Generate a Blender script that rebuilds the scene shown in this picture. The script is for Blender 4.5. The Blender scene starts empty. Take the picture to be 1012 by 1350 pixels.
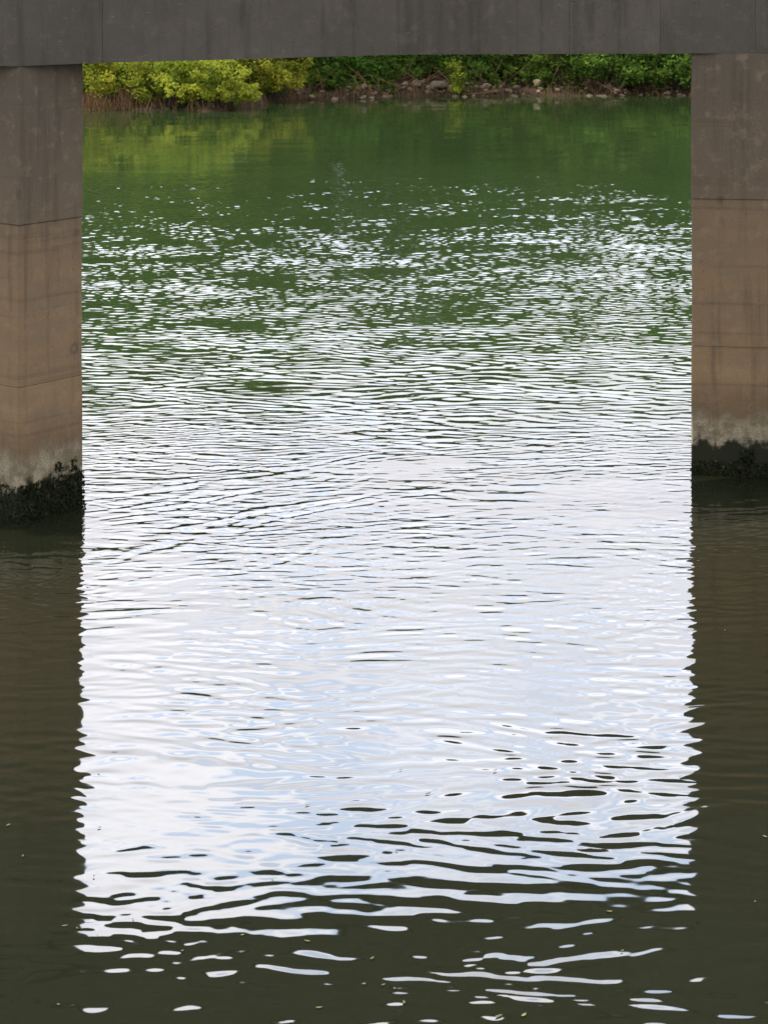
import bpy, math, random
import numpy as np
from mathutils import Vector, noise as mnoise
random.seed(7); rng=np.random.default_rng(11)
scene=bpy.context.scene
F=3200.0; H=8.2; YH=-140.0   # focal (px of 1012-wide frame), eye height, horizon row

# ---------------------------------------------------------------- helpers
def link(o,parent=None):
    scene.collection.objects.link(o)
    if parent: o.parent=parent
    return o
def empty(name):
    e=bpy.data.objects.new(name,None); e.empty_display_size=0.5
    return link(e)
def mesh_np(name,verts,faces,mat,smooth=False,parent=None,attr=None):
    me=bpy.data.meshes.new(name)
    verts=np.asarray(verts,dtype=np.float32); faces=np.asarray(faces,dtype=np.int32)
    n=len(verts); m,k=faces.shape
    me.vertices.add(n); me.vertices.foreach_set('co',verts.ravel())
    me.loops.add(m*k); me.loops.foreach_set('vertex_index',faces.ravel())
    me.polygons.add(m); me.polygons.foreach_set('loop_start',np.arange(0,m*k,k,dtype=np.int32))
    me.polygons.foreach_set('loop_total',np.full(m,k,dtype=np.int32))
    if smooth: me.polygons.foreach_set('use_smooth',np.ones(m,dtype=bool))
    if attr is not None:
        a=me.attributes.new('tint','FLOAT','POINT'); a.data.foreach_set('value',np.asarray(attr,dtype=np.float32))
    me.update(calc_edges=True)
    if mat: me.materials.append(mat)
    o=bpy.data.objects.new(name,me)
    return link(o,parent)

class N:
    def __init__(s,nt): s.nt=nt
    def n(s,t,**kw):
        nd=s.nt.nodes.new(t)
        for k,v in kw.items(): setattr(nd,k,v)
        return nd
    def l(s,a,b): s.nt.links.new(a,b)
    def math(s,op,a,b=None,clamp=False):
        nd=s.nt.nodes.new('ShaderNodeMath'); nd.operation=op; nd.use_clamp=clamp
        for i,v in enumerate((a,b)):
            if v is None: continue
            if isinstance(v,(int,float)): nd.inputs[i].default_value=v
            else: s.l(v,nd.inputs[i])
        return nd.outputs[0]
    def mix(s,f,a,b,bt='MIX'):
        nd=s.nt.nodes.new('ShaderNodeMix'); nd.data_type='RGBA'; nd.blend_type=bt
        for i,v in ((0,f),(6,a),(7,b)):
            if isinstance(v,(int,float)): nd.inputs[i].default_value=v
            elif isinstance(v,tuple): nd.inputs[i].default_value=(*v,1) if len(v)==3 else v
            else: s.l(v,nd.inputs[i])
        return nd.outputs[2]
    def ss(s,v,a,b,lo=0.0,hi=1.0):
        nd=s.nt.nodes.new('ShaderNodeMapRange'); nd.interpolation_type='SMOOTHSTEP'
        s.l(v,nd.inputs[0]); nd.inputs[1].default_value=a; nd.inputs[2].default_value=b
        nd.inputs[3].default_value=lo; nd.inputs[4].default_value=hi
        return nd.outputs[0]
    def noise(s,vec,scale,detail=4,rough=.55,sc=None):
        if sc:
            mp=s.nt.nodes.new('ShaderNodeMapping'); mp.inputs['Scale'].default_value=sc
            s.l(vec,mp.inputs[0]); vec=mp.outputs[0]
        nd=s.nt.nodes.new('ShaderNodeTexNoise'); nd.inputs['Scale'].default_value=scale
        nd.inputs['Detail'].default_value=detail; nd.inputs['Roughness'].default_value=rough
        s.l(vec,nd.inputs['Vector']); return nd.outputs[0]
def newmat(name):
    m=bpy.data.materials.new(name); m.use_nodes=True
    nt=m.node_tree; b=nt.nodes['Principled BSDF']
    return m,N(nt),b

# ---------------------------------------------------------------- materials
def mat_water():
    m,g,b=newmat('river_water_mat')
    geo=g.n('ShaderNodeNewGeometry')
    nz=g.noise(geo.outputs['Position'],.15,3)
    sep=g.n('ShaderNodeSeparateXYZ'); g.l(geo.outputs['Position'],sep.inputs[0])
    # darker by the bridge; green tree reflection painted into the base colour farther out
    col=g.mix(nz,(.0085,.0105,.0055),(.0125,.0140,.0070))
    col2=g.mix(nz,(.020,.036,.012),(.026,.044,.015))
    col=g.mix(g.ss(sep.outputs[1],33,46),col,col2)
    g.l(col,b.inputs['Base Color'])
    b.inputs['Roughness'].default_value=.03
    b.inputs['IOR'].default_value=1.5
    return m
def mat_concrete(name,kind):
    m,g,b=newmat(name)
    geo=g.n('ShaderNodeNewGeometry'); P=geo.outputs['Position']
    sep=g.n('ShaderNodeSeparateXYZ'); g.l(P,sep.inputs[0]); Z=sep.outputs[2]
    big=g.noise(P,.9,5,.6); mid=g.noise(P,5,6,.65); fine=g.noise(P,60,3,.7)
    streak=g.noise(P,3.0,5,.65,sc=(1.6,1.6,.12))
    hstain=g.noise(P,2.2,5,.6,sc=(.35,.35,1.6))
    if kind=='pier':
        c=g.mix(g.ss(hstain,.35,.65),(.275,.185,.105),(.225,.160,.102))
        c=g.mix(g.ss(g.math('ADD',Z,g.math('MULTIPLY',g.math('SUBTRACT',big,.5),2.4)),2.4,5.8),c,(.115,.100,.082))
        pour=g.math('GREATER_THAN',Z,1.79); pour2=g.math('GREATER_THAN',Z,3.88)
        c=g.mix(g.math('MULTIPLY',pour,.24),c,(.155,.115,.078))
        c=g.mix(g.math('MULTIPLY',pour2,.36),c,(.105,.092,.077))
        c=g.mix(g.math('MULTIPLY',g.ss(streak,.48,.7),.50),c,(.062,.051,.039))
        c=g.mix(g.math('MULTIPLY',g.ss(mid,.5,.72),.42),c,(.30,.225,.155))
        # horizontal tide/drip lines left by the pours
        hl=g.noise(P,1.0,3,.6,sc=(.15,.15,9))
        c=g.mix(g.math('MULTIPLY',g.ss(hl,.58,.64),.28),c,(.09,.065,.045))
        zz=g.math('ADD',Z,g.math('MULTIPLY',g.math('SUBTRACT',mid,.5),.55))
        zz=g.math('ADD',zz,g.math('MULTIPLY',g.math('SUBTRACT',big,.5),.7))
        zz=g.math('ADD',zz,g.math('MULTIPLY',g.math('SUBTRACT',streak,.5),.45))
        c=g.mix(g.math('MULTIPLY',g.ss(zz,1.5,.8),.6),c,(.105,.072,.044))
        lime=g.mix(g.ss(mid,.4,.62),(.18,.15,.10),(.34,.30,.225))
        lime=g.mix(g.math('MULTIPLY',g.ss(fine,.4,.65),.45),lime,(.10,.088,.058))
        c=g.mix(g.ss(zz,.97,.72),c,lime)
        c=g.mix(g.ss(zz,.52,.38),c,(.012,.016,.007))
    else:
        c=g.mix(g.ss(big,.3,.7),(.088,.080,.071),(.115,.105,.093))
        c=g.mix(g.math('MULTIPLY',g.ss(streak,.46,.68),.6),c,(.055,.049,.043))
        c=g.mix(g.math('MULTIPLY',g.ss(mid,.5,.72),.38),c,(.155,.143,.128))
        sc=g.noise(P,14,4,.75,sc=(.5,.5,1.8))
        c=g.mix(g.math('MULTIPLY',g.ss(sc,.64,.70),.55),c,(.22,.21,.19))
    c=g.mix(g.math('MULTIPLY',g.ss(fine,.3,.75),.25),c,(.03,.027,.024))
    vor=g.n('ShaderNodeTexVoronoi'); vor.inputs['Scale'].default_value=9; g.l(P,vor.inputs['Vector'])
    hole=g.ss(vor.outputs['Distance'],.10,.05)
    hole=g.math('MULTIPLY',hole,g.ss(g.noise(P,1.3,2),.52,.6))
    c=g.mix(g.math('MULTIPLY',hole,.75),c,(.02,.018,.016))
    if kind=='pier':
        v2=g.n('ShaderNodeTexVoronoi'); v2.inputs['Scale'].default_value=1.1; g.l(P,v2.inputs['Vector'])
        rim=g.math('MULTIPLY',g.ss(v2.outputs['Distance'],.06,.085),g.ss(v2.outputs['Distance'],.12,.095))
        c=g.mix(g.math('MULTIPLY',rim,.35),c,(.05,.04,.032))
    g.l(c,b.inputs['Base Color'])
    b.inputs['Roughness'].default_value=.85
    b.inputs['Specular IOR Level'].default_value=.25
    bm=g.n('ShaderNodeBump'); bm.inputs['Strength'].default_value=.6; bm.inputs['Distance'].default_value=.02
    hh=g.math('SUBTRACT',g.math('ADD',g.math('MULTIPLY',mid,.8),g.math('MULTIPLY',fine,.35)),g.math('MULTIPLY',hole,.6))
    g.l(hh,bm.inputs['Height']); g.l(bm.outputs[0],b.inputs['Normal'])
    return m
def mat_leaf(name,c1,c2,trans=.35):
    m,g,b=newmat(name)
    at=g.n('ShaderNodeAttribute',attribute_name='tint')
    oi=g.n('ShaderNodeObjectInfo')
    c=g.mix(at.outputs['Fac'],c1,c2)
    hs=g.n('ShaderNodeHueSaturation'); g.l(c,hs.inputs['Color'])
    g.l(g.math('ADD',.48,g.math('MULTIPLY',oi.outputs['Random'],.04)),hs.inputs['Hue'])
    g.l(g.math('ADD',.7,g.math('MULTIPLY',oi.outputs['Random'],.5)),hs.inputs['Value'])
    di=g.n('ShaderNodeBsdfDiffuse'); g.l(hs.outputs[0],di.inputs[0])
    tr=g.n('ShaderNodeBsdfTranslucent'); g.l(hs.outputs[0],tr.inputs[0])
    mx=g.n('ShaderNodeMixShader'); mx.inputs[0].default_value=trans
    out=g.nt.nodes['Material Output']; g.nt.nodes.remove(b)
    g.l(di.outputs[0],mx.inputs[1]); g.l(tr.outputs[0],mx.inputs[2]); g.l(mx.outputs[0],out.inputs[0])
    return m
def mat_simple(name,c1,c2,scale=4,rough=.9,bump=.4):
    m,g,b=newmat(name)
    geo=g.n('ShaderNodeNewGeometry'); nz=g.noise(geo.outputs['Position'],scale,6,.65)
    g.l(g.mix(g.ss(nz,.3,.7),c1,c2),b.inputs['Base Color']); b.inputs['Roughness'].default_value=rough
    b.inputs['Specular IOR Level'].default_value=.2
    bm=g.n('ShaderNodeBump'); bm.inputs['Strength'].default_value=bump; bm.inputs['Distance'].default_value=.05
    g.l(nz,bm.inputs['Height']); g.l(bm.outputs[0],b.inputs['Normal'])
    return m
M_water=mat_water()
M_pier=mat_concrete('stained_concrete','pier')
M_beam=mat_concrete('grey_concrete','beam')
M_willow=mat_leaf('willow_leaves',(.08,.15,.02),(.55,.60,.08),.45)
M_green=mat_leaf('green_leaves',(.022,.055,.012),(.18,.31,.055),.4)
M_tree=mat_leaf('tree_leaves',(.075,.135,.035),(.21,.31,.075),.45)
M_bark=mat_simple('bark',(.03,.024,.018),(.085,.07,.055),6)
M_ground=mat_simple('bank_soil',(.020,.014,.008),(.060,.038,.023),1.5)
M_rock=mat_simple('shore_stone',(.09,.065,.048),(.30,.24,.19),3)
M_reed=mat_simple('dry_reed',(.12,.065,.035),(.26,.17,.09),8)
M_float=mat_simple('floating_leaf',(.06,.06,.03),(.18,.17,.08),5)

# ---------------------------------------------------------------- river water
def sm(x,a,b):
    t=np.clip((x-a)/(b-a),0,1); return t*t*(3-2*t)
def build_water():
    ys=[-60,0,10,13.5]
    y=14.0
    while y<101: 
        ys.append(y); y+= .020+max(0,(y-22))*.00040
    ys=np.array(ys); NX=840
    u=np.linspace(-1,1,NX)
    u=np.concatenate(([-60,-6,-1.5],u,[1.5,6,60]))
    wid=np.maximum(ys,14)*.20
    X=u[None,:]*wid[:,None]; Y=np.repeat(ys[:,None],len(u),1)
    Xb=X; Yb=Y
    def lowf(s,seed,n=9):
        q=np.random.default_rng(seed); out=np.zeros_like(Xb)
        for _ in range(n):
            a=q.uniform(0,6.283); k=6.283/(s*q.uniform(.6,1.8)); ph=q.uniform(0,6.283)
            out+=np.sin(k*(np.cos(a)*Xb*.6+np.sin(a)*Yb)+ph)
        return out/math.sqrt(n)*1.2
    wx=Xb+.14*lowf(2.4,21); wy=Yb+.07*lowf(2.0,22)+.015*lowf(.8,23)
    def waves(n,l0,l1,spread,seed,base=0.0):
        q=np.random.default_rng(seed); out=np.zeros_like(Xb)
        for i in range(n):
            lam=l0*(l1/l0)**((i+q.uniform())/n); k=6.283/lam
            a=math.pi/2+base+q.normal()*spread; ph=q.uniform(0,6.283)
            out+=np.sin(k*(math.cos(a)*wx+math.sin(a)*wy)+ph)/k
        return out*math.sqrt(2.0/n)
    g1=lowf(5.0,31); g2=lowf(1.6,32); g3=lowf(9,33); g4=lowf(3.5,34); g5=lowf(1.0,35)
    near=waves(38,.16,.50,.34,41)
    fine=waves(30,.09,.22,.5,42)
    far=waves(48,.115,.30,.60,43)
    mid=waves(30,.17,.46,.38,45)
    longw=waves(10,1.2,3.5,.35,44)
    A_near=(.020+.009*sm(Yb,20,24))*(1-sm(Yb,33,38))*(1+.24*g1+.28*g2+.12*g5)
    A_fine=.006*(1+.5*g2)+.026*sm(Yb,25,31)*(1-sm(Yb,37,41))*(1+.4*g1+.25*g5)
    A_mid=.040*sm(Yb,33,38)*(1-sm(Yb,43,50))*(1+.25*g2+.2*g4)
    A_far=sm(Yb,36,45)*(.030+.043*sm(Yb,44,53))*(1-.90*sm(Yb,62+2.2*g3,80+2.5*g3))*(1+.16*g1+.2*g2+.12*g4)
    A_far=np.maximum(A_far,.005*sm(Yb,33,39)+.007*sm(g1+g4,.6,2.0)*sm(Yb,50,60))
    Z=near*np.clip(A_near,0,1)+fine*np.clip(A_fine,0,1)+far*np.clip(A_far,0,1)+mid*np.clip(A_mid,0,1)+longw*.004
    def arm(x0,y0,x1,y1,lam,amp,width,cur,ph):
        d=np.array([x1-x0,y1-y0]); L=np.hypot(*d); d/=L; nrm=np.array([-d[1],d[0]])
        s=(Xb-x0)*d[0]+(Yb-y0)*d[1]; t=(Xb-x0)*nrm[0]+(Yb-y0)*nrm[1]+cur*((s/L-.5)**2)*L+.09*g2+.04*g5+.1*g4
        env=np.exp(-(t/width)**2)*sm(s,-.8,.6)*(1-sm(s,L-.6,L+1.2))
        k=6.283/lam
        return amp/k*1.41*(np.sin(k*t+ph)+.5*np.sin(1.63*k*t+ph*2+g2))*env*np.clip(.8+.45*g1+.3*g5,0,2)
    Z+=arm(-3.6,30.2,.7,34.4,.40,.042,.75,.25,0)
    Z+=arm(.5,34.3,4.2,29.4,.36,.028,.7,-.2,1)
    Z+=arm(-4.4,31.3,.6,36.0,.30,.032,.8,.2,2)
    Z+=arm(-3.2,28.8,2.0,32.6,.34,.020,.6,.3,1.5)
    Z+=arm(-3.8,33.5,3.0,35.2,.34,.026,.6,.2,.5)
    mask=(np.abs(u)<=1.0)[None,:]&(Y>=14)
    Z=np.where(mask,Z,0)
    edge=1-sm(np.abs(np.repeat(u[None,:],len(ys),0)),.93,1.0)
    Z*=edge*sm(Y,14,14.8)
    n0,n1=X.shape
    V=np.stack([X,Y,Z],-1).reshape(-1,3)
    idx=np.arange(n0*n1,dtype=np.int32).reshape(n0,n1)
    Fc=np.stack([idx[:-1,:-1],idx[:-1,1:],idx[1:,1:],idx[1:,:-1]],-1).reshape(-1,4)
    print('water verts',len(V))
    return mesh_np('river_water',V,Fc,M_water,smooth=True)
build_water()

# ---------------------------------------------------------------- ground
def shore(x):
    x=np.asarray(x,dtype=float)
    s=92.2+ (96.6-92.2)*sm(x,-6.5,-3.0) + 2.0*sm(x,-3,4)
    return s+.25*np.sin(x*1.3)+.18*np.sin(x*3.1+1)+.3*np.sin(x*.45+2)
def gz(x,y):
    d=y-shore(x)
    z=np.where(d<0,np.maximum(-2.5,d*.35),.35*sm(d,0,1.4)+.7*sm(d,1,8)+4.5*sm(d,12,45)+5*sm(d,40,300))
    dn=-30-y
    zn=np.where(dn<0,-2.5,-2.5+6*sm(dn,0,14))
    z=np.where(y<0,zn,z)
    return z+np.where(d>0.1,.08*np.sin(x*2.3+y)+.06*np.sin(x*5.1-y*2.7),0)
def build_ground():
    xs=np.concatenate([[-1800,-900,-400,-200,-120,-80],np.arange(-60,60.1,.4),[80,120,200,400,900,1800]])
    ys=np.concatenate([[-1500,-600,-200,-100],np.arange(-60,-20,4),[0,40,80],np.arange(88,116,.3),[118,122,126,130,138,145,170,220,300,500,900,2500]])
    X,Y=np.meshgrid(xs,ys); Z=gz(X,Y)
    n0,n1=X.shape; idx=np.arange(n0*n1).reshape(n0,n1)
    Fc=np.stack([idx[:-1,:-1],idx[:-1,1:],idx[1:,1:],idx[1:,:-1]],-1).reshape(-1,4)
    mesh_np('ground',np.stack([X,Y,Z],-1).reshape(-1,3),Fc,M_ground,smooth=True)
build_ground()

# ---------------------------------------------------------------- bridge
bridge=empty('concrete_bridge')
def prism(name,rings,mat,parent,bevel=.015):
    k=len(rings[0][1]); V=[]; Fc=[]
    for z,pts in rings: V+= [(x,y,z) for x,y in pts]
    for r in range(len(rings)-1):
        for i in range(k):
            a=r*k+i; b=r*k+(i+1)%k; Fc.append((a,b,b+k,a+k))
    me=bpy.data.meshes.new(name)
    Fc.append(tuple(range(k))[::-1]); Fc.append(tuple((len(rings)-1)*k+i for i in range(k)))
    me.from_pydata(V,[],Fc); me.materials.append(mat); me.update()
    return link(bpy.data.objects.new(name,me),parent)
def inset(pts,d):
    c=np.mean(pts,0); return [tuple(np.array(p)+(c-np.array(p))/np.linalg.norm(c-np.array(p))*d) for p in pts]
def pier(name,pts,joints,top):
    rings=[(-3,pts)]; off=[0,.008,-.004,.004]
    for i,j in enumerate(joints):
        a=inset(pts,off[i]); b=inset(pts,off[i+1]); g=inset(pts,.025)
        rings+=[(j-.010,a),(j-.003,g),(j+.003,g),(j+.010,b)]
    rings.append((top,inset(pts,off[len(joints)])))
    return prism(name,rings,M_pier,bridge,0)
A=np.array([-4.75,31.6]); B=np.array([-4.02,32.5]); u=(B-A); w=np.array([-u[1],u[0]])*1.0
w=w/np.linalg.norm(w)*1.25
def chamfer(pts,c=.03):
    out=[]; k=len(pts)
    for i in range(k):
        p=np.array(pts[i]); a=np.array(pts[i-1]); b=np.array(pts[(i+1)%k])
        out.append(tuple(p+(a-p)/np.linalg.norm(a-p)*c)); out.append(tuple(p+(b-p)/np.linalg.norm(b-p)*c))
    return out
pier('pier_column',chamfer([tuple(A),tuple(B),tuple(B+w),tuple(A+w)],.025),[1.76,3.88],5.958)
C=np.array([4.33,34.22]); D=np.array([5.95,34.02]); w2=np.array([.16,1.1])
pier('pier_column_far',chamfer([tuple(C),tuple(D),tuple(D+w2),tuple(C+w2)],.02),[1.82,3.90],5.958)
bz=5.96
def planpt(px,py):
    Y=(H-bz)*F/(py-YH); return ((px-506)*Y/F,Y)
edge=[(-700,84.5),(-60,85.5),(22,87),(135,82.2),(345,76.8),(525,71.6),(750,70.6),(870,70.2),(995,69.6),(1100,69.2),(1700,67)]
seams={135,525,750,870,995}
fr=[]
for px,py in edge:
    p=planpt(px,py)
    if px in seams:
        fr+=[(p[0]-.005,p[1]),(p[0]-.002,p[1]+.006),(p[0]+.002,p[1]+.006),(p[0]+.005,p[1])]
    else: fr.append(p)
back=[(p[0],p[1]+.85) for p in fr][::-1]
ring=fr+back
prism('crossbeam',[(bz,ring),(7.35,ring)],M_beam,bridge,0)
fr2=[(p[0],p[1]+.10) for p in fr]; bk2=[(p[0],p[1]+.78) for p in fr][::-1]
prism('girder',[(7.354,fr2+bk2),(8.9,fr2+bk2)],M_beam,bridge,0)
fr3=[(p[0],p[1]-.10) for p in fr]; bk3=[(p[0],p[1]+.95) for p in fr][::-1]
prism('deck_slab',[(8.904,fr3+bk3),(9.2,fr3+bk3)],M_beam,bridge,0)
def moss(name,segs,mat):
    V=[];Fc=[]
    for (p0,p1,z0,z1,n) in segs:
        p0=np.array(p0);p1=np.array(p1); d=(p1-p0)/np.linalg.norm(p1-p0); nr=np.array([d[1],-d[0]])
        for _ in range(n):
            t=rng.uniform(0,1); z=z0+(z1-z0)*rng.uniform(0,1)**1.3; s=rng.uniform(.006,.022)
            c=p0+(p1-p0)*t+nr*rng.uniform(0,.015); c3=np.array([c[0],c[1],z])
            b0=len(V)
            for q in range(4): V.append(c3+rng.normal(0,s,3)*np.array([1,.6,1.2]))
            Fc.append((b0,b0+1,b0+2,b0+3))
    return mesh_np(name,V,Fc,mat,parent=bridge)
M_moss=mat_simple('dark_algae',(.008,.011,.005),(.024,.031,.012),10)
moss('algae_fringe',[(A,B,-.02,.48,2800),(A+w,A,-.02,.48,1000),(C,D,-.02,.22,1700),(B-u*.45,B-u*.35,.55,.68,60),(B-u*.2,B-u*.12,.52,.66,60),(D-np.array([.95,-.117]),D-np.array([.75,-.092]),.2,.38,260)],M_moss)

# ---------------------------------------------------------------- foliage
def leaves(centers,size,aspect=.5,droop=0):
    n=len(centers)
    a=rng.normal(size=(n,3)); a[:,2]=a[:,2]*.6-droop; a/=np.linalg.norm(a,axis=1)[:,None]
    b=rng.normal(size=(n,3)); b-= (a*b).sum(1)[:,None]*a; b/=np.linalg.norm(b,axis=1)[:,None]
    s=size*rng.uniform(.6,1.3,n)[:,None]
    c=centers
    V=np.stack([c-a*s,c+b*s*aspect,c+a*s,c-b*s*aspect],1).reshape(-1,3)
    return V,np.arange(n*4).reshape(n,4)
def limb(V,Fc,p0,p1,r0,r1,k=6):
    p0=np.array(p0,float);p1=np.array(p1,float); d=p1-p0; d/=np.linalg.norm(d)
    up=np.array([0,0,1.]) if abs(d[2])<.9 else np.array([1.,0,0]); x=np.cross(d,up); x/=np.linalg.norm(x); y=np.cross(d,x)
    b=len(V)
    for p,r in ((p0,r0),(p1,r1)):
        for i in range(k):
            t=6.283*i/k; V.append(p+r*(math.cos(t)*x+math.sin(t)*y))
    for i in range(k): Fc.append((b+i,b+(i+1)%k,b+k+(i+1)%k,b+k+i))
def tree_meshes(seed,height,crown_r,crown_base,nleaf,lsize,mat):
    global rng
    rng=np.random.default_rng(seed)
    V=[];Fc=[];tips=[]
    pts=[np.array([0,0,-.3])]
    for i in range(6):
        pts.append(pts[-1]+np.array([rng.normal()*.18,rng.normal()*.18,(height*.8+.3)/6]))
    r0=height*.014
    for i in range(6): limb(V,Fc,pts[i],pts[i+1],r0*(1-i*.14),r0*(1-(i+1)*.14),8)
    for j in range(30):
        z=crown_base+(height*.86-crown_base)*(j+rng.uniform())/30; f=min(5,int((z+.3)/((height*.8+.3)/6))); base=pts[f].copy(); base[2]=max(pts[f][2],min(z,pts[-1][2]))
        a=rng.uniform(0,6.283); rr=crown_r*(math.sin(math.pi*min(.95,max(.2,(z-crown_base*.5)/(height-crown_base*.5))))**.5)*rng.uniform(.55,1)
        tip=base+np.array([math.cos(a)*rr,math.sin(a)*rr,rng.uniform(-.15,.45)*rr])
        mid=(base+tip)/2+rng.normal(0,.2,3)
        limb(V,Fc,base,mid,r0*.35,r0*.2,5); limb(V,Fc,mid,tip,r0*.2,r0*.05,5)
        tips+= [tip,(mid+tip)/2,mid]
    tips.append(pts[-1]+np.array([0,0,height*.12]))
    tips=np.array(tips)
    cl=rng.integers(0,len(tips),nleaf); rad=rng.uniform(.5,1.15,len(tips))*crown_r*.28
    d=rng.normal(size=(nleaf,3)); d/=np.linalg.norm(d,axis=1)[:,None]
    c=tips[cl]+d*(rad[cl]*rng.uniform(.3,1,nleaf)**.5)[:,None]*np.array([1,1,.75])
    LV,LF=leaves(c,lsize,.6)
    shade=np.clip((rng.uniform(0,1,len(tips))[cl]*.6+rng.uniform(0,.4,nleaf)),0,1)
    wood=bpy.data.meshes.new('w'); wood.from_pydata([tuple(v) for v in V],[],Fc); wood.materials.append(M_bark)
    tmp=mesh_np('lf',LV,LF,mat,attr=np.repeat(shade,4)); lm=tmp.data
    bpy.data.objects.remove(tmp)
    return wood,lm
def shrub_meshes(seed,rx,ry,h,n,size,mat,nclump=22):
    global rng
    rng=np.random.default_rng(seed)
    V=[];Fc=[];C=[]
    for i in range(nclump):
        a=rng.uniform(0,6.283); r=rng.uniform(0,1)**.6
        t=np.array([math.cos(a)*rx*r,math.sin(a)*ry*r,h*(.12+.83*rng.uniform()*math.sqrt(max(0,1-r*r*.8)))])
        k=t*np.array([.7,.7,.6])
        limb(V,Fc,(t[0]*.25,t[1]*.25,-.2),tuple(k),.035,.02,5); limb(V,Fc,tuple(k),tuple(t),.02,.006,5)
        C.append(t); C.append(t*np.array([.8,.8,.65])); C.append(t+rng.normal(0,.2,3)*h/2.4)
    C=np.array(C); cl=rng.integers(0,len(C),n); rad=rng.uniform(.18,.48,len(C))*(h/2.4)
    d=rng.normal(size=(n,3)); d/=np.linalg.norm(d,axis=1)[:,None]
    c=C[cl]+d*(rad[cl]*rng.uniform(.1,1,n)**.5)[:,None]*np.array([1.1,1,.8])
    c[:,2]=np.maximum(c[:,2],-.1)
    LV,LF=leaves(c,size,.42,droop=.1)
    sh=np.clip(rng.uniform(0,1,len(C))[cl]*.8+rng.uniform(0,.3,n)-.05,0,1)
    me=bpy.data.meshes.new('stems'); me.from_pydata([tuple(v) for v in V],[],Fc); me.materials.append(M_bark)
    tmp=mesh_np('f',LV,LF,mat,attr=np.repeat(sh,4)); lm=tmp.data; bpy.data.objects.remove(tmp)
    return me,lm
protos=[tree_meshes(100+i,h,r,cb,n,.23,M_tree) for i,(h,r,cb,n) in enumerate([(13,3.6,1.6,7500),(15,4.2,2.0,9000),(12,3.4,1.0,7000),(14,3.5,1.4,7500)])]
under=[shrub_meshes(150+i,2.4,1.6,4.2,4200,.17,M_green,30) for i in range(2)]
tl=empty('distant_treeline')
q=np.random.default_rng(5); k=0
for row,(dy,step) in enumerate([(6,3.1),(12,3.3)]):
    x=-36+row*1.5
    while x<36:
        X=x+q.uniform(-.5,.5); Y=float(shore(X))+dy+q.uniform(-1,1.5)
        if X<-3.5: Y+=2.0
        wd,lf=protos[int(q.integers(0,4))]; s=q.uniform(.92,1.08)
        rot=q.uniform(0,6.28)
        for nm,me in (('trunk',wd),('crown',lf)):
            o=link(bpy.data.objects.new(f'{nm}_{k}',me),tl)
            o.location=(X,Y,float(gz(X,Y))); o.scale=(s,s,s); o.rotation_euler=(0,0,rot)
        k+=1; x+=step
x=-36
while x<36:
    for dy in (9,16):
        X=x+q.uniform(-.6,.6)+dy*.1; Y=float(shore(X))+dy+q.uniform(-.7,.7); s=q.uniform(.85,1.15)
        st,lf=under[int(q.integers(0,2))]; rot=q.uniform(0,6.28)
        for nm,me in (('stems',st),('understorey',lf)):
            o=link(bpy.data.objects.new(f'{nm}_{k}',me),tl)
            o.location=(X,Y,float(gz(X,Y))-.1); o.scale=(s,s,s); o.rotation_euler=(0,0,rot)
        k+=1
    x+=3.0
def shrub(name,x,y,rx,ry,h,n,size,mat,seed,nclump=22):
    e=empty(name); e.location=(x,y,float(gz(x,y)))
    st,lf=shrub_meshes(seed,rx,ry,h,n,size,mat,nclump)
    link(bpy.data.objects.new('stems',st),e); link(bpy.data.objects.new('foliage',lf),e)
for i,(x,dy,rx,h) in enumerate([(-10.2,1.2,1.6,2.2),(-8.2,.6,1.6,2.0),(-6.3,.7,1.5,1.8),(-4.5,.9,1.7,2.5),(-12.4,1.4,1.7,2.7),(-14.5,1.2,1.7,2.4),(-17,1.5,1.8,2.4),(-7.2,2.2,1.6,2.8),(-9.5,2.6,1.6,3)]):
    shrub('willow_shrub',x,float(shore(x))+dy,rx,1.1,h,4600,.08,M_willow,200+i,26)
for i,(x,dy,rx,h) in enumerate([(-9,4.4,1.8,3.4),(-6.2,4.0,1.7,3.3),(-3.2,3.2,1.5,2.8),(-12,3.8,2,3.4),
        (.9,4.0,1.5,2.0),(-1.2,3.4,1.3,2.1),(3.9,3.4,1.5,1.9),(5.9,2.8,1.6,2.0),(7.4,1.8,1.4,2.1),(9.0,1.2,1.5,2.4),(10.9,.9,1.6,2.5),(12.3,.7,1.3,2.0),(14,1.2,1.8,2.5),(17,1.5,1.8,2.5),
        (.2,2.0,.7,.8),(-2.2,1.5,.8,1.1),(5.0,1.8,.7,.8),(6.4,1.1,.7,.8)]):
    shrub('green_shrub',x,float(shore(x))+dy,rx,1.2 if rx>1 else .5,h,3600 if rx>1 else 1500,.09 if rx>1 else .07,M_green,300+i,26 if rx>1 else 14)
shrub('sapling',2.85,float(shore(2.85))+.35,.5,.35,1.6,900,.07,M_willow,400,10)

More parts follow.
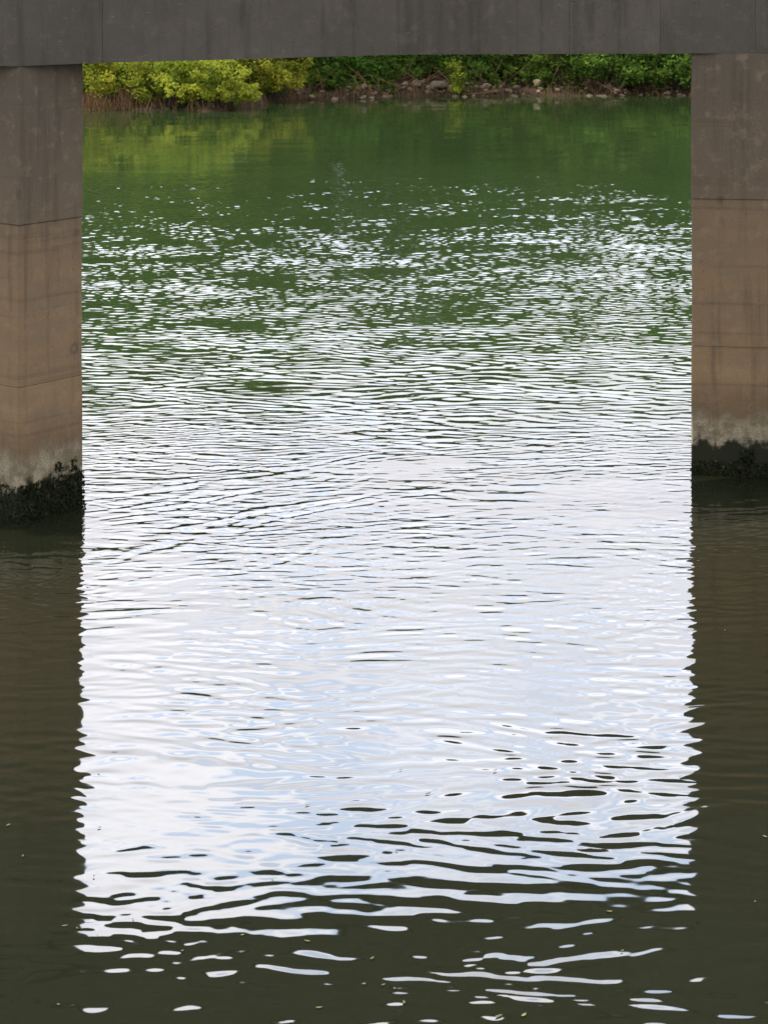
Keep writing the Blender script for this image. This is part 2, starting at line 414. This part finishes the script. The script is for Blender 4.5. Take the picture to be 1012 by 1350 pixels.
rng=np.random.default_rng(77)
def ico():
    import bmesh
    bm=bmesh.new(); bmesh.ops.create_icosphere(bm,subdivisions=2,radius=1)
    v=np.array([x.co[:] for x in bm.verts]); f=np.array([[a.index for a in p.verts] for p in bm.faces]); bm.free(); return v,f
IV,IF=ico()
V=[];Fc=[];off=0
def rock(x,y,z,s):
    global off
    seed=rng.uniform(0,50,3)
    d=np.array([mnoise.noise(Vector(p*1.3+seed)) for p in IV])
    v=IV*(1+.55*d[:,None])*np.array([s*rng.uniform(.9,1.4),s*rng.uniform(.8,1.1),s*rng.uniform(.5,.75)])
    a=rng.uniform(0,6.28); R=np.array([[math.cos(a),-math.sin(a),0],[math.sin(a),math.cos(a),0],[0,0,1]])
    V.append(v@R.T+np.array([x,y,z])); Fc.append(IF+off); off+=len(IV)
for _ in range(200):
    x=rng.uniform(-3.5,14); y=float(shore(x))+rng.uniform(-.15,2.2)
    rock(x,y,float(gz(x,y))+.02,rng.uniform(.04,.14))
for px,s in [(580,.38),(713,.30),(548,.22),(640,.17),(565,.18),(800,.16),(480,.15),(596,.25)]:
    x=(px-506)*99.5/F; y=float(shore(x))+1.0
    rock(x,y,float(gz(x,y))+s*.3,s)
mesh_np('shore_rocks',np.concatenate(V),np.concatenate(Fc),M_rock)
V=[];Fc=[]
for _ in range(1300):
    x=rng.choice([rng.uniform(-13,-9.6),rng.uniform(-14,-3),rng.uniform(-4,16)],p=[.45,.2,.35]); y=float(shore(x))+rng.uniform(-.1,.9)
    z=float(gz(x,y)); h=rng.uniform(.15,.75)*(1 if x<-3 else .6); l=rng.normal(0,.3,2)*h
    limb(V,Fc,(x,y,z-.05),(x+l[0],y+l[1],z+h),.013,.004,3)
for _ in range(110):
    x=rng.uniform(-3,14); y=float(shore(x))+rng.uniform(.3,3); z=float(gz(x,y)); L=rng.uniform(.6,1.8); a=rng.uniform(0,6.28)
    limb(V,Fc,(x,y,z+.05),(x+L*math.cos(a),y+.4*L*math.sin(a),z+rng.uniform(.1,1.1)),.02,.008,5)
mesh_np('dry_reeds',V,Fc,M_reed)
n=34000; x=rng.uniform(-16,18,n); dd=rng.uniform(.3,7,n); y=shore(x)+dd
cl=np.sin(x*1.7+2)+np.sin(x*4.1+dd)+.6*dd-1.1+rng.normal(0,.5,n)
kp=cl>0; x=x[kp]; y=y[kp]; n=len(x); z=gz(x,y)+rng.uniform(0,.5,n)
LV,LF=leaves(np.stack([x,y,z],1),.08,.5)
mesh_np('low_weeds',LV,LF,M_green,attr=np.repeat(rng.uniform(0,.8,n),4))
# floating leaves
V=[];Fc=[]
spots=[(85,1222),(505,1300),(520,1305),(240,1255),(690,1340),(270,745),(920,740),(955,832),(30,1130),(490,1265),(420,1330),(820,1255)]
pts=[((px-506)*H/(py+140),F*H/(py+140)) for px,py in spots]
for _ in range(24):
    Y=rng.uniform(17.7,24); pts.append((rng.uniform(-.17,.17)*Y,Y))
for X,Y in pts:
    s=rng.uniform(.010,.026); a=rng.uniform(0,6.28); ca,sa=math.cos(a),math.sin(a); b=len(V)
    for p,qv,zz in ((-1.3,0,.004),(-.3,.5,0),(.7,.4,.002),(1.4,0,.006),(.6,-.45,0),(-.4,-.5,.002)):
        V.append((X+s*(p*ca-qv*sa),Y+s*(p*sa+qv*ca),.008+zz))
    Fc.append(tuple(range(b,b+6)))
me=bpy.data.meshes.new('floating_leaves'); me.from_pydata(V,[],Fc); me.materials.append(M_float)
link(bpy.data.objects.new('floating_leaves',me))

# ---------------------------------------------------------------- sky, sun
w=bpy.data.worlds.new("World"); scene.world=w; w.use_nodes=True
g=N(w.node_tree); bg=w.node_tree.nodes['Background']
SE=math.radians(50); SA=math.radians(-84)      # sun from the left
sky=g.n('ShaderNodeTexSky',sky_type='NISHITA'); sky.sun_disc=False; sky.sun_elevation=SE; sky.sun_rotation=SA
tc=g.n('ShaderNodeTexCoord'); D_=tc.outputs['Generated']
sp=g.n('ShaderNodeSeparateXYZ'); g.l(D_,sp.inputs[0])
n1=g.noise(D_,6.5,5,.55,sc=(1,1,2.6)); 
ahead=g.ss(sp.outputs[1],-.1,.7)
elev=sp.outputs[2]
cov=g.math('MULTIPLY',g.ss(n1,.42,.57),g.math('ADD',.75,g.math('MULTIPLY',ahead,.25)))
cov=g.math('MAXIMUM',cov,g.ss(elev,.34,.26,0.0,.9))
lum=g.ss(elev,.17,.49,22.0,72.0)
lum=g.math('MULTIPLY',lum,g.ss(elev,.55,.9,1.0,.45))
lum=g.math('MULTIPLY',lum,g.math('ADD',.58,g.math('MULTIPLY',ahead,.42)))
cc=g.n('ShaderNodeVectorMath',operation='SCALE')
g.l(g.mix(ahead,(1.05,1.0,.93),(1.0,.985,1.045)),cc.inputs[0]); g.l(lum,cc.inputs['Scale'])
# pale blue haze between the clouds
blue=g.n('ShaderNodeVectorMath',operation='SCALE'); blue.inputs[0].default_value=(.68,.81,1.04)
g.l(g.math('MULTIPLY',lum,.93),blue.inputs['Scale'])
gap=g.mix(.08,blue.outputs[0],sky.outputs[0])
g.l(g.mix(cov,g.mix(ahead,sky.outputs[0],gap),cc.outputs[0]),bg.inputs['Color'])
bg.inputs['Strength'].default_value=.1
sd=bpy.data.lights.new('sun','SUN'); sd.energy=4.8; sd.angle=math.radians(.5); sd.color=(1,.94,.84)
so=link(bpy.data.objects.new('sun',sd))
dirv=Vector((math.sin(SA)*math.cos(SE),math.cos(SA)*math.cos(SE),math.sin(SE)))
so.rotation_euler=dirv.to_track_quat('Z','Y').to_euler()

# ---------------------------------------------------------------- camera
cd=bpy.data.cameras.new('camera'); cam=link(bpy.data.objects.new('camera',cd))
cam.location=(0,0,H); cam.rotation_euler=(math.radians(90),0,0)
cd.sensor_fit='HORIZONTAL'; cd.sensor_width=36; cd.lens=36*F/1012
cd.shift_y=-(675-YH)/1012
cd.clip_start=.5; cd.clip_end=4000
cd.dof.use_dof=True; cd.dof.focus_distance=31; cd.dof.aperture_fstop=6.3
scene.camera=cam
scene.view_settings.view_transform='Standard'; scene.view_settings.look='None'; scene.view_settings.exposure=0
